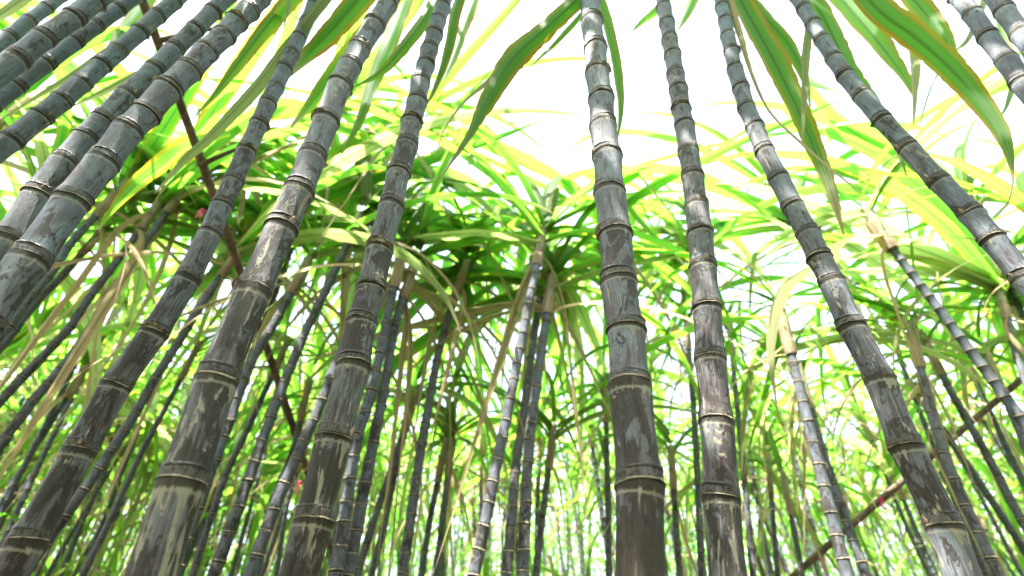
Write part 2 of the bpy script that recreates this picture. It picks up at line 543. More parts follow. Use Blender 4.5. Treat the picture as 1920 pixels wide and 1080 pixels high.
LEAVES = {
    'green': [leaf_mesh(s, M_LEAF, 'green') for s in range(22)],
    'arch': [leaf_mesh(s + 100, M_HALFDRY if s % 5 == 0 else M_LEAF, 'arch') for s in range(22)],
    'hang': [leaf_mesh(s + 200, M_HALFDRY if s % 4 == 0 else M_LEAF, 'hang') for s in range(16)],
    'dry': [leaf_mesh(s + 300, M_DRY, 'dry') for s in range(12)],
}

def sheath_mesh(seed, mat):
    """papery tube wrapped round the cane top: radius 1, length 1, ragged flaring mouth with one slit side"""
    q = random.Random(seed)
    n = 14
    rows = []
    ph = q.uniform(0, 6.3)
    for t in (0, .06, .2, .4, .6, .8, .93, 1.0):
        ring = []
        for j in range(n):
            a = 2 * math.pi * j / n
            r = 1.12 + .16 * math.sin(math.pi * min(1, t * 1.3)) + .25 * max(0, t - .6) + .04 * math.sin(3 * a + ph + 4 * t)
            top = 1 + (.28 * math.sin(a + ph) + .16 * q.uniform(-1, 1)) * (t > .75)
            ring.append((r * math.cos(a), r * math.sin(a), t * top))
        rows.append((ring, t))
    return mesh_from('sheath', *tube_rows(rows, n), mat=mat)
SHEATHS = [sheath_mesh(s, M_SHEATH) for s in range(4)]
SHEATHS_DRY = [sheath_mesh(s + 9, M_SHEATH_DRY) for s in range(4)]

# ------------------------------------------------------------------ the ground
def build_ground():
    verts, faces = [], []
    def line(a, b, n): return [a + (b - a) * i / n for i in range(n + 1)]
    xs = [-250, -90, -40, -20] + line(-12, 12, 64) + [20, 40, 90, 250]
    ys = [-250, -60, -20, -8] + line(-4, 20, 64) + [28, 45, 100, 250]
    for y in ys:
        for x in xs:
            h = .045 * math.sin(y * 5.5) * (abs(x) < 13 and -5 < y < 21) + .03 * mnoise.noise(Vector((x * 1.7, y * 1.7, 0)))
            verts.append((x, y, h - .03))
    w = len(xs)
    for j in range(len(ys) - 1):
        for i in range(w - 1):
            a = j * w + i
            faces.append((a, a + 1, a + 1 + w, a + w))
    g = link('ground', mesh_from('ground', verts, faces, mat=M_SOIL))
    tag(g, 'brown ridged soil of the cane field', None, None, 'structure')
build_ground()

# ------------------------------------------------------------------ cane plants
def catmull(pts, n_per=6):
    P = [pts[0] * 2 - pts[1]] + list(pts) + [pts[-1] * 2 - pts[-2]]
    out = []
    for i in range(1, len(P) - 2):
        p0, p1, p2, p3 = P[i - 1:i + 3]
        for j in range(n_per):
            t = j / n_per
            out.append(.5 * ((2 * p1) + (p2 - p0) * t + (2 * p0 - 5 * p1 + 4 * p2 - p3) * t * t + (3 * p1 - p0 - 3 * p2 + p3) * t ** 3))
    out.append(pts[-1])
    return out

def at_height(line, z):
    for a, b in zip(line, line[1:]):
        if (a.z - z) * (b.z - z) <= 0 and abs(b.z - a.z) > 1e-9:
            return a.lerp(b, (z - a.z) / (b.z - a.z))
    a, b = (line[0], line[1]) if z < line[0].z else (line[-2], line[-1])
    return a + (b - a) * ((z - a.z) / (b.z - a.z))

def put_leaf(kind, base, az, scale, parent, pm, q, roll=0.0, name='leaf'):
    me = q.choice(LEAVES[kind])
    m = Matrix.Translation(base) @ Matrix.Rotation(az, 4, 'Z') @ Matrix.Rotation(roll, 4, 'X') @ Matrix.Diagonal((scale, min(scale, 1.4) * q.uniform(.9, 1.2), scale, 1))
    return link(name, me, parent, pm, m)

def crown(root, pm, top, axis, r, q, n_green=6, n_arch=5, n_hang=2, n_dry=1, size=1.0, sheath_len=.26, az0=None, back=False, away=False):
    """leaf sheaths and the fan of leaves that a cane carries"""
    axis = axis.normalized()
    az0 = q.uniform(0, 6.3) if az0 is None else az0
    for i, (off, ln, k_) in enumerate(((-.03, sheath_len * .75, SHEATHS_DRY), (sheath_len * .3, sheath_len * .8, SHEATHS), (sheath_len * .65, sheath_len * .5, SHEATHS))):
        rr = r * (1.05 - .12 * i)
        tilt = (axis + Vector((q.uniform(-.06, .06), q.uniform(-.06, .06), 0))).normalized()
        link('sheath', q.choice(k_), root, pm, Matrix.Translation(top + axis * off) @ frame_z(tilt, q.uniform(0, 6.3)) @ Matrix.Diagonal((rr, rr, ln, 1)))
    i = 0
    for kind, n, lo, hi in (('dry', n_dry, -.06, .1), ('hang', n_hang, .0, .16), ('arch', n_arch, .12, .3), ('green', n_green, .25, .42)):
        for j in range(n):
            base = top + axis * (max(sheath_len, .17) * 3.2 * q.uniform(lo, hi))
            az = az0 + (i % 2) * math.pi + q.uniform(-.95, .95)
            if back: az = -math.pi / 2 + q.uniform(-1.05, 1.05)
            elif away and math.sin(az) < (-.5 if -.55 * top.y < top.x else -.8): az = -az
            i += 1
            put_leaf(kind, base, az, size * q.uniform(.75, 1.15) * (.7 if kind == 'dry' else 1), root, pm, q, q.uniform(-.35, .35), 'dry_leaf' if kind == 'dry' else 'leaf')

def plant(label, px, wref, dia, nodes=None, crown_z=None, group=None, detail=2, seed=0, bud_side=None, ages=(.05, .95), spacing=.066, leaves=None, size=1.0, name='sugarcane_plant', zref=None):
    """a cane traced at pixel stations px, standing at the distance at which `dia` shows wref = (x, y, w)"""
    q = random.Random(seed * 101 + 13)
    Y = dist_for(*wref, dia)
    pts = [at(x, y, Y) for x, y in px]
    line = catmull(pts, 6)
    ztop = crown_z + CAM.z if crown_z is not None else line[-1].z
    # straight down to the soil, and on up to the crown
    lo = line[0]; d0 = (line[3] - line[0]).normalized()
    d0 = (d0 * .55 + Vector((0, 0, 1)) * .45).normalized()
    foot = lo - d0 * (lo.z / d0.z)
    line = [foot - d0 * .02] + line
    if ztop > line[-1].z:
        d1 = (line[-1] - line[-5]).normalized()
        d1 = (d1 * .8 + Vector((0, 0, 1)) * .2).normalized()
        line.append(line[-1] + d1 * ((ztop - line[-1].z) / d1.z))
    # node heights
    zs = []
    if nodes:
        xs = [p[0] for p in px]; ys = [p[1] for p in px]
        for y in nodes:
            x = None
            for (xa, ya), (xb, yb) in zip(px, px[1:]):
                if min(ya, yb) <= y <= max(ya, yb) and ya != yb: x = xa + (xb - xa) * (y - ya) / (yb - ya)
            if x is None: x = px[0][0] if y > ys[0] else px[-1][0]
            zs.append(at(x, y, Y).z)
        zs.sort()
    else:
        zs = [line[1].z + q.uniform(0, spacing)]
        while zs[-1] < line[-2].z - spacing: zs.append(zs[-1] + spacing * q.uniform(.85, 1.2))
    step = min(.095, max(.05, (zs[1] - zs[0])))
    z = zs[0]; low = []
    while z > .03:
        z -= step * q.uniform(.9, 1.1); low.append(max(z, -.02))
    zs = low[::-1] + zs
    step = zs[-1] - zs[-2]; step = min(.085, max(.05, step))
    while zs[-1] < ztop - step * .6: zs.append(zs[-1] + step * q.uniform(.9, 1.1))
    zs = [z for z in zs if z <= ztop + .02]
    root = bpy.data.objects.new(name, None)
    col.objects.link(root)
    root.empty_display_size = .05
    root.location = foot
    pm = Matrix.Translation(foot)
    tag(root, label, 'sugarcane', group)
    P = [at_height(line, z) for z in zs]
    ru, rv = (wref[0] - 960) / F, (wref[1] - 540) / F
    r0 = dia * .5 * (1.06 if wref[0] < 450 and wref[1] < 450 and detail == 2 else .94) / math.sqrt(1 + ru * ru + rv * rv)
    zr = at(wref[0], wref[1], Y).z
    def rad(z): return r0 * (1.0 - .10 * (z - zr))
    side0 = q.uniform(0, 6.3) if bud_side is None else bud_side
    # the slight zig-zag of the joints
    own = q.random()
    zig = Vector((math.cos(side0), math.sin(side0), 0))
    P = [p + zig * (rad(p.z) * .055 * (1 if i % 2 else -1)) for i, p in enumerate(P)]
    for i in range(len(P) - 1):
        a, b = P[i], P[i + 1]
        ax = b - a
        r = rad(a.z) * q.uniform(.98, 1.025)
        fr = frame_z(ax, q.uniform(0, 6.3))
        M = Matrix.Translation(a) @ fr @ Matrix.Diagonal((r, r, ax.length, 1))
        o = link('internode', q.choice(JOINTS if detail == 2 else JOINTS_MID), root, pm, M)
        h = (a.z - .3) / 1.5
        age = ages[0] + (ages[1] - ages[0]) * max(0, min(1, h)) + q.uniform(-.12, .12)
        o.color = (max(0, min(1, age)), .55 * own + .45 * q.random(), 0 if detail == 2 else 1, 1)
        tl = Vector((q.uniform(-.06, .06), q.uniform(-.06, .06), 0))
        fz = frame_z((ax.normalized() + tl), q.uniform(0, 6.3))
        link('leaf_scar', q.choice(SCARS if detail == 2 else SCARS_MID), o, M, Matrix.Translation(a) @ fz @ Matrix.Diagonal((r * .99, r * .99, r * q.uniform(.5, 1.15), 1) if detail == 2 else (r * 1.05, r * 1.05, r * 1.6, 1)))
        if detail == 2:
            g = min(ax.length * .125, r * .5)
            link('growth_ring', q.choice(GROWTHS), o, M, Matrix.Translation(a + ax.normalized() * g) @ fz @ Matrix.Diagonal((r * .992, r * .992, r, 1)))
            sd = side0 + (i % 2) * math.pi + q.uniform(-.35, .35)
            out = Vector((math.cos(sd), math.sin(sd), 0)); zax = ax.normalized()
            out = (out - zax * out.dot(zax)).normalized(); yv = zax.cross(out)
            if q.random() < .3:
                link('husk_scrap', q.choice(SCRAPS), o, M, Matrix.Translation(a) @ frame_z(ax, q.uniform(0, 6.3)) @ Matrix.Diagonal((r, r, r * q.uniform(.7, 1.5), 1)))
            if q.random() > .55: continue
            bs = r * q.uniform(.36, .52)
            bm_ = Matrix(((out.x, yv.x, zax.x), (out.y, yv.y, zax.y), (out.z, yv.z, zax.z))).to_4x4()
            link('bud', q.choice(BUDS), o, M, Matrix.Translation(a + out * r * .93 + zax * r * .02) @ bm_ @ Matrix.Diagonal((bs, bs, bs * 1.25, 1)))
    lv = dict(n_green=6, n_arch=5, n_hang=2, n_dry=1, size=size)
    if leaves: lv.update(leaves)
    crown(root, pm, P[-1], P[-1] - P[-3], rad(P[-1].z), q, **lv)
    return root, pm, Y

def hero_leaf(owner, px, mat=M_NEARLEAF, roll=0.0, twist=0.0, fold=.24, name='leaf', seed=0, ripple=.05, Y0=None, n_per=12, label=None):
    """a leaf of a near plant: px = (x, y, width in px, forward distance)"""
    root, pm = owner[0], owner[1]
    pts = catmull([at(x, y, Y) for x, y, w, Y in px], n_per)
    wid = []
    for (x0, y0, w0, Y0_), (x1, y1, w1, Y1_) in zip(px, px[1:]):
        for j in range(n_per):
            t = j / n_per
            w = w0 + (w1 - w0) * t; Yc = Y0_ + (Y1_ - Y0_) * t
            x, y = x0 + (x1 - x0) * t, y0 + (y1 - y0) * t
            wid.append(.80 * w / F * Yc / ray(x, y).y / (1 + .45 * ((x - 960) / 960) ** 2))
    x, y, w, Yc = px[-1]
    wid.append(w / F * Yc / ray(x, y).y)
    sides = []
    n = len(pts)
    for i in range(n):
        T = (pts[min(i + 1, n - 1)] - pts[max(i - 1, 0)]).normalized()
        view = (pts[i] - CAM).normalized()
        S = T.cross(view).normalized()
        sides.append(Matrix.Rotation(R(roll + twist * i / n), 3, T) @ S)
    o = link(name, mesh_from(name, *ribbon(name, pts, wid, sides, mat, fold, ripple, seed, 6, .10), mat=mat), root, pm)
    if label: o['label'] = label
    return o

NEAR = 'thick canes of the nearest row'
MID = 'slimmer canes of the rows behind'
nl = dict(n_green=7, n_arch=8, n_hang=0, n_dry=0, back=True)  # unseen crowns, leaves all turned towards the camera to shade the near canes

S1 = plant('cane cutting the extreme top left corner above a thicker bud-bearing cane',
           [(-110, 170), (0, 82), (95, 8)], (30, 60, 34), .040, None, 1.55, NEAR, 2, 1, leaves=nl, ages=(.5, 1))
S2 = plant('thick cane leaving the frame at top left, pale bud scar near the left edge',
           [(-160, 262), (-60, 180), (20, 118), (170, 8)], (70, 80, 52), .046, [262, 180, 108, 72, 32, 2], 1.5, NEAR, 2, 2, leaves=nl, ages=(.3, 1))
S3 = plant('cane partly behind the thick one at top left, green leaf lying below it',
           [(-140, 300), (0, 182), (120, 92), (240, 4)], (110, 100, 40), .040, None, 1.6, NEAR, 2, 3, leaves=nl, ages=(.5, 1))
S4 = plant('blue-grey cane with brown collars reaching the left edge a quarter down',
           [(-150, 400), (0, 280), (120, 184), (225, 92), (335, -4)], (120, 184, 45), .042, [320, 262, 218, 188, 155, 122, 95, 60, 30, 4], 1.62, NEAR, 2, 4, leaves=nl, ages=(.4, 1))
S5 = plant('dark cane running just behind a thicker parallel one at left, one bright sun patch',
           [(-160, 690), (10, 455), (95, 332), (200, 218), (310, 110), (425, -4)], (150, 275, 52), .043, [560, 450, 365, 302, 258, 226, 178, 130, 92, 55, 22], 1.62, NEAR, 2, 5, leaves=nl, ages=(.2, 1))
S6 = plant('thick pale waxy cane at left edge with broad sunlit joint and purple patch',
           [(-130, 740), (10, 545), (120, 400), (215, 275), (290, 195), (380, 105), (490, -5)], (100, 420, 76), .047, [740, 608, 485, 378, 303, 245, 213, 168, 131, 97, 66, 42, 20], 1.6, NEAR, 2, 6, leaves=nl, ages=(.3, 1.0))
S7 = plant('cane rising from the bottom left corner, two sun-bleached joints near its top',
           [(15, 1080), (60, 1000), (150, 842), (220, 720), (298, 610), (365, 500), (412, 395), (455, 300), (500, 200), (545, 105), (592, 0)], (170, 810, 76), .045,
           [1012, 842, 722, 623, 522, 436, 386, 340, 283, 233, 196, 165, 131, 101, 72, 41, 12], 1.62, NEAR, 2, 7, leaves=nl, ages=(.02, .95))
S8 = plant('thickest mottled cane left of centre, cream peeling patches and purple foot',
           [(285, 1080), (345, 890), (408, 710), (470, 555), (530, 425), (572, 330), (612, 225), (655, 125), (735, -4)], (375, 800, 100), .049,
           [905, 710, 545, 428, 360, 295, 228, 160, 125, 92, 48, 8], 1.6, NEAR, 2, 8, leaves=nl, bud_side=-.5)
S9 = plant('dark brown cane left of centre with tan buds on its right edge',
           [(560, 1080), (590, 965), (628, 820), (662, 685), (690, 560), (716, 455), (742, 350), (770, 240), (798, 120), (835, -4)], (635, 800, 76), .046,
           [975, 820, 685, 605, 540, 468, 386, 325, 272, 230, 192, 156, 124, 94, 66, 40, 15], 1.66, NEAR, 2, 9, leaves=nl, bud_side=0.0, ages=(-.12, .9))
S10 = plant('thick upright cane right of centre, pink-scraped joint in its lower part',
            [(1200, 1080), (1197, 905), (1182, 722), (1170, 600), (1156, 480), (1144, 360), (1134, 260), (1122, 150), (1104, -4)], (1185, 800, 94), .048,
            [910, 722, 620, 530, 440, 362, 293, 238, 186, 138, 93, 42, 4], 1.62, NEAR, 2, 10, leaves=nl, bud_side=0.2, ages=(.12, 1))
S11 = plant('cane right of the thick upright one, mottled cream and brown with upright buds',
            [(1362, 1080), (1352, 932), (1342, 790), (1330, 650), (1320, 520), (1308, 400), (1292, 290), (1272, 170), (1242, -4)], (1345, 850, 76), .045,
            [932, 790, 672, 578, 500, 438, 388, 333, 285, 236, 205, 170, 140, 105, 75, 45, 15], 1.72, NEAR, 2, 11, leaves=nl, bud_side=-1.5, ages=(-.05, .8))
S12 = plant('leaning cane right of centre ending at the bottom right, mottled lower joints',
            [(1802, 1080), (1768, 985), (1700, 838), (1648, 710), (1598, 612), (1545, 500), (1490, 392), (1435, 285), (1385, 155), (1350, -4)], (1675, 770, 72), .045,
            [985, 838, 710, 612, 528, 484, 438, 388, 335, 284, 238, 203, 166, 130, 98, 68, 40, 14], 1.74, NEAR, 2, 12, leaves=nl, bud_side=3.1, ages=(.18, 1))
S13 = plant('steeply slanting cane reaching the right edge at mid height, small pink sun patch',
            [(2120, 760), (2000, 620), (1905, 502), (1830, 412), (1740, 318), (1650, 220), (1570, 120), (1495, -4)], (1740, 318, 50), .043,
            [760, 680, 600, 520, 448, 400, 340, 275, 225, 178, 142, 110, 75, 45, 18], 1.7, NEAR, 2, 13, leaves=nl, ages=(.35, 1), bud_side=3.3)
S14 = plant('inner of two canes crossing the top right corner',
            [(2100, 370), (2000, 258), (1915, 152), (1850, 65), (1800, -4)], (1870, 95, 50), .043, None, 1.62, NEAR, 2, 14, leaves=nl, ages=(.45, 1))
S15 = plant('outermost cane in the extreme top right corner',
            [(2100, 290), (2000, 168), (1920, 72), (1868, -4)], (1900, 45, 52), .043, None, 1.5, NEAR, 2, 15, leaves=nl, ages=(.45, 1))

# rows behind, traced
MIDS = [
    ('slim cane with purple foot, leftmost of three close together at centre', [(888, 1080), (912, 965), (940, 830), (962, 720), (985, 600), (1008, 488)], (912, 965, 27), .036),
    ('slim cane, middle of three close together at centre', [(950, 1080), (968, 870), (983, 770), (1000, 640), (1016, 540)], (968, 870, 20), .033),
    ('slim cane, rightmost of three at centre, orange-brown sheath at its top', [(980, 1080), (990, 860), (1003, 745), (1016, 650), (1028, 575)], (990, 860, 24), .036),
    ('short thin cane just right of the central three, sheath at two thirds height', [(1004, 1080), (1016, 980), (1030, 865)], (1010, 1000, 16), .030),
    ('tall thin cane left of the central three, straw sheath hanging at its top', [(755, 1080), (785, 870), (803, 765), (825, 650), (862, 535)], (785, 870, 21), .034),
    ('thin short cane, left one of a pair under a straw leaf bunch', [(790, 1080), (806, 975), (826, 880)], (806, 975, 14), .028),
    ('thin short cane, right one of a pair under a straw leaf bunch', [(818, 1080), (830, 970), (843, 868)], (830, 970, 14), .028),
    ('cane rising close along the right side of the dark brown cane', [(640, 1010), (668, 827), (693, 747), (715, 650), (742, 520)], (680, 790, 25), .037),
    ('cane with long straw sheath, second to the right of the dark brown cane', [(652, 1080), (690, 880), (720, 730), (738, 620), (762, 540)], (720, 730, 22), .035),
    ('thin dark cane under a bright green leaf left of the tall thin cane', [(668, 1080), (707, 957), (730, 890), (760, 800)], (715, 930, 16), .030),
    ('thin dark cane beside another under a hanging green leaf', [(696, 1080), (720, 985), (740, 890), (764, 790)], (720, 985, 15), .029),
    ('long cane between the thickest cane and the dark brown one, grey sheath on top', [(400, 1080), (447, 953), (490, 830), (517, 760), (547, 683), (583, 600), (618, 530), (652, 455)], (517, 760, 23), .035),
    ('cane with large white sun patch just left of the dark brown cane', [(468, 1080), (513, 957), (567, 833), (597, 767), (633, 677), (668, 590), (702, 510)], (540, 890, 27), .037),
    ('cane half hidden behind the thickest mottled cane', [(375, 940), (420, 817), (450, 733), (480, 660), (513, 610), (560, 520)], (450, 733, 23), .036),
    ('thin cane with short sheath behind the thickest cane on its right', [(370, 1050), (420, 900), (467, 800), (497, 733), (512, 700)], (467, 800, 14), .028),
    ('thin cane with pale sheath beside the leaning pole', [(480, 1080), (523, 910), (547, 853), (567, 773)], (540, 870, 15), .029),
    ('dark cane, left one of the pair with straw sheaths at left', [(-60, 830), (0, 752), (70, 679), (130, 615), (169, 556), (225, 482), (283, 402)], (169, 556, 20), .033),
    ('dark cane, right one of the pair with straw sheaths at left', [(-40, 890), (0, 835), (63, 750), (116, 690), (158, 633), (197, 570), (253, 482), (315, 394)], (197, 570, 20), .033),
    ('dark cane close under the thick pale cane at left', [(-100, 740), (10, 620), (53, 563), (98, 510), (134, 454), (182, 402)], (98, 510, 21), .034),
    ('sun-flecked cane beside the dark one under the thick pale cane', [(-80, 750), (18, 633), (60, 577), (116, 517), (166, 460)], (60, 577, 18), .031),
    ('cane between the corner cane and the thickest cane, sun fleck halfway', [(40, 1080), (133, 953), (187, 877), (247, 787), (292, 707), (331, 647), (373, 580), (418, 512)], (247, 787, 24), .036),
    ('thin dark cane left of the thickest cane, rising from the bottom edge', [(155, 1080), (217, 953), (260, 860), (307, 770), (350, 690)], (260, 860, 15), .029),
    ('cane with a flared straw sheath, left of a crossing pair at right', [(1588, 1080), (1558, 960), (1530, 850), (1505, 750), (1478, 640)], (1540, 890, 27), .037),
    ('cane crossing behind its neighbour at right, pale sunlit joints', [(1625, 1080), (1590, 985), (1560, 900), (1534, 820), (1512, 740)], (1570, 930, 23), .036),
    ('long sunlit cane right of the leaning mottled cane', [(1875, 1080), (1830, 990), (1790, 900), (1760, 820), (1738, 740), (1718, 660)], (1790, 900, 27), .037),
    ('long cane at right leaning past the diagonal pole', [(1990, 1100), (1915, 975), (1865, 880), (1820, 800), (1785, 738), (1748, 668)], (1850, 850, 21), .034),
    ('cane with orange sheath by the right edge above the diagonal pole', [(2010, 1030), (1960, 920), (1920, 830), (1900, 780), (1876, 725)], (1900, 780, 20), .033),
    ('cane at the right edge above mid height of the lower half', [(2000, 900), (1955, 800), (1920, 705), (1902, 650), (1886, 590)], (1905, 660, 19), .033),
    ('thin cane peeping out on the left of the mottled cream cane', [(1316, 1080), (1308, 900), (1300, 760), (1290, 645)], (1300, 760, 13), .029),
    ('thin cane peeping out on the right of the mottled cream cane', [(1412, 1080), (1396, 900), (1384, 780), (1372, 660)], (1396, 900, 14), .030),
    ('thin dark cane under a tan sheath right of the mottled cream cane', [(1458, 1080), (1452, 1000), (1445, 910)], (1452, 1000, 12), .027),
    ('thin dark cane left of the crossing pair, lower right', [(1505, 1080), (1492, 1010), (1480, 950)], (1492, 1010, 13), .027),
    ('thin cane just left of the thick upright cane', [(1142, 1080), (1140, 960), (1138, 860), (1136, 770)], (1140, 960, 14), .030),
    ('cane hidden behind the thick upright cane, only its leafy crown spreading out', [(1210, 1080), (1192, 800), (1172, 620), (1160, 480)], (1192, 800, 18), .033),
    ('cane hidden behind the cream-mottled upright cane, its crown arching to both sides', [(1366, 1080), (1344, 800), (1328, 620), (1316, 465)], (1344, 800, 17), .032),
    ('cane hidden behind the leaning mottled cane, dark green crown at mid height', [(1782, 1080), (1684, 800), (1604, 620), (1522, 455)], (1684, 800, 18), .033),
    ('cane behind the steeply slanting cane at right, leafy crown under it', [(2060, 900), (1940, 640), (1842, 425)], (1940, 640, 18), .033),
    ('cane hidden behind the thickest mottled cane, green crown beside its upper joints', [(330, 1060), (430, 770), (505, 580), (570, 400)], (430, 770, 18), .033),
    ('cane hidden behind the bottom left corner cane, high green crown beside its sunlit joints', [(60, 1030), (215, 738), (360, 505), (452, 300)], (215, 738, 23), .033),
    ('cane hidden behind the thickest mottled cane, high crown below the hanging leaves', [(305, 1050), (412, 700), (532, 422), (606, 240)], (412, 700, 23), .033),
    ('cane hidden behind the dark brown cane, high pale crown to its right', [(575, 1050), (665, 680), (738, 370), (768, 255)], (665, 680, 22), .033),
    ('thin banded cane between the two upright canes, white sheath on top', [(1274, 1080), (1268, 990), (1262, 900)], (1268, 990, 15), .030),
]
for i, (lab, px, wr, dia) in enumerate(MIDS):
    tall = px[-1][1] < 620
    thin_out = .5 if i in (7, 8, 12, 13) else 1
    plant(lab, px, wr, dia, None, None, MID, 1, 40 + i, ages=(.35, .95), spacing=.055, size=(1.4 if px[-1][1] > 320 else 1.15) if tall else .8,
          leaves=dict(n_green=int((6 if tall else 2) * thin_out), n_arch=int(((15 if px[-1][0] > 900 else 10) if tall else 7) * thin_out), n_hang=0, n_dry=4, away=True, sheath_len=.115))

# ------------------------------------------------------------------ leaves of the near canes that hang into the picture
def H(owner, px, **kw): return hero_leaf(owner, px, **kw)
H(S10, [(1160, -110, 26, .44), (1092, -12, 40, .46), (1030, 48, 46, .48), (965, 108, 60, .49), (918, 180, 44, .50), (885, 245, 20, .50), (845, 305, 7, .50), (815, 345, 2, .50)], fold=.2, seed=1, roll=18)
H(S10, [(965, 100, 12, .50), (915, 152, 13, .5), (870, 190, 11, .5), (832, 245, 8, .5), (818, 295, 3, .5)], mat=M_DRY, seed=2, twist=120, fold=.4, name='dry_leaf')
H(S10, [(1180, -80, 22, .62), (1060, 60, 18, .66), (1015, 105, 8, .66), (985, 135, 2, .66)], seed=3, roll=40)
H(S10, [(1115, -40, 22, .58), (1145, 70, 28, .60), (1161, 160, 24, .61), (1163, 215, 14, .61), (1157, 265, 3, .6)], seed=4, roll=30)
H(S11, [(1290, -60, 26, .7), (1240, 10, 22, .72), (1205, 40, 14, .74), (1182, 62, 2, .74)], seed=5)
H(S9, [(880, -80, 30, .6), (852, 30, 32, .6), (838, 100, 26, .6), (815, 165, 14, .6), (798, 200, 3, .6)], seed=6, roll=35)
H(S9, [(910, -60, 24, .75), (872, 40, 30, .75), (848, 110, 24, .75), (832, 150, 4, .75)], seed=7, roll=20)
H(S9, [(895, -60, 16, .8), (892, 20, 14, .8), (888, 80, 3, .8)], seed=8, roll=20)
H(S9, [(850, -60, 40, .62), (800, 30, 34, .62), (755, 90, 30, .6), (715, 135, 18, .6), (660, 165, 3, .6)], seed=9, roll=25)
H(S12, [(1350, -70, 40, .58), (1400, 20, 50, .58), (1448, 105, 58, .58), (1490, 190, 52, .59), (1528, 280, 44, .6), (1556, 350, 30, .6), (1582, 440, 5, .6)], seed=10, roll=15)
H(S12, [(1340, -60, 36, .66), (1420, 20, 46, .66), (1478, 85, 40, .66), (1510, 150, 20, .66), (1520, 200, 4, .66)], seed=11, roll=-30)
H(S12, [(1355, -40, 20, .56), (1378, 40, 22, .56), (1402, 120, 20, .56), (1440, 205, 15, .57), (1500, 268, 10, .57), (1580, 335, 5, .57), (1630, 370, 2, .57)], mat=M_DRY, seed=12, twist=200, fold=.4, name='dry_leaf', label='dark shrivelled leaf')
H(S12, [(1320, -40, 30, .9), (1290, 20, 26, .9), (1270, 60, 4, .9)], seed=13)
H(S13, [(1470, -80, 50, .62), (1540, 30, 60, .62), (1590, 130, 56, .62), (1640, 200, 40, .64), (1680, 270, 20, .64), (1700, 330, 3, .64)], seed=14, roll=-20)
H(S13, [(1500, -90, 50, .72), (1590, 10, 62, .72), (1650, 80, 54, .72), (1700, 150, 24, .72), (1718, 190, 4, .72)], seed=15, roll=25)
H(S13, [(1520, 30, 18, .56), (1512, 90, 22, .55), (1508, 170, 18, .55), (1505, 240, 10, .55), (1502, 300, 2, .55)], mat=M_HALFDRY, seed=16, twist=60)
H(S14, [(1560, -90, 50, .5), (1640, 10, 66, .5), (1715, 68, 76, .5), (1785, 130, 72, .5), (1840, 195, 58, .5), (1880, 255, 40, .5), (1898, 320, 10, .5), (1892, 375, 4, .5), (1868, 405, 2, .5)], fold=.2, seed=17, roll=12, ripple=.02)
H(S14, [(1640, -80, 40, .64), (1715, 0, 56, .64), (1765, 60, 46, .64), (1790, 110, 18, .64), (1800, 150, 3, .64)], seed=18, roll=20)
H(S14, [(1690, -60, 28, .7), (1712, 60, 34, .7), (1716, 130, 26, .7), (1714, 200, 12, .7), (1712, 250, 2, .7)], mat=M_HALFDRY, seed=19, twist=50)
H(S14, [(1860, -40, 20, .6), (1820, 62, 20, .6), (1780, 105, 15, .6), (1745, 165, 9, .6), (1722, 240, 3, .6)], mat=M_HALFDRY, seed=20, twist=150, fold=.4, name='dry_leaf')
H(S15, [(1860, -60, 30, .7), (1880, 60, 34, .7), (1900, 130, 26, .7), (1890, 190, 16, .7), (1872, 225, 3, .7)], seed=21, roll=35)
H(S8, [(610, -90, 34, .62), (560, -20, 44, .62), (505, 45, 40, .62), (450, 115, 30, .62), (405, 175, 16, .62), (365, 218, 3, .62)], seed=22, roll=20)
H(S8, [(640, -40, 26, .52), (545, 80, 34, .54), (470, 175, 36, .55), (400, 250, 32, .55), (350, 295, 24, .55), (312, 338, 10, .55), (290, 362, 2, .55)], mat=M_HALFDRY, seed=23, roll=35, fold=.2)
H(S8, [(760, -90, 50, .58), (690, -20, 58, .6), (620, 60, 52, .6), (570, 110, 30, .6), (535, 150, 4, .6)], seed=24, roll=15)
H(S8, [(780, -60, 40, .72), (700, 50, 48, .74), (640, 120, 44, .75), (590, 185, 30, .75), (545, 240, 6, .75)], seed=25, roll=-15)
H(S9, [(790, -90, 40, .8), (735, 60, 44, .8), (700, 150, 36, .82), (672, 230, 20, .82), (640, 290, 3, .82)], seed=26, roll=25)
H(S4, [(330, -20, 24, .62), (240, 62, 26, .62), (165, 118, 26, .62), (85, 170, 20, .62), (15, 215, 8, .62), (-20, 240, 2, .62)], mat=M_HALFDRY, seed=27, roll=50)
H(S4, [(330, 100, 14, .7), (285, 126, 22, .7), (235, 150, 24, .7), (185, 176, 18, .7), (130, 202, 3, .7)], mat=M_HALFDRY, seed=28, roll=30, name='dry_leaf', label='rust-brown drying leaf')
H(S3, [(300, -30, 34, .8), (245, 40, 40, .8), (210, 85, 22, .8), (185, 120, 3, .8)], seed=29, roll=20)
H(S1, [(90, -40, 30, .5), (40, 0, 34, .5), (0, 28, 28, .5), (-40, 50, 10, .5)], mat=M_HALFDRY, seed=30, roll=20)
H(S5, [(430, 250, 16, 1.0), (350, 272, 40, 1.0), (300, 310, 52, 1.0), (250, 350, 40, 1.0), (205, 400, 16, 1.0), (185, 430, 3, 1.0)], seed=31, roll=-25)

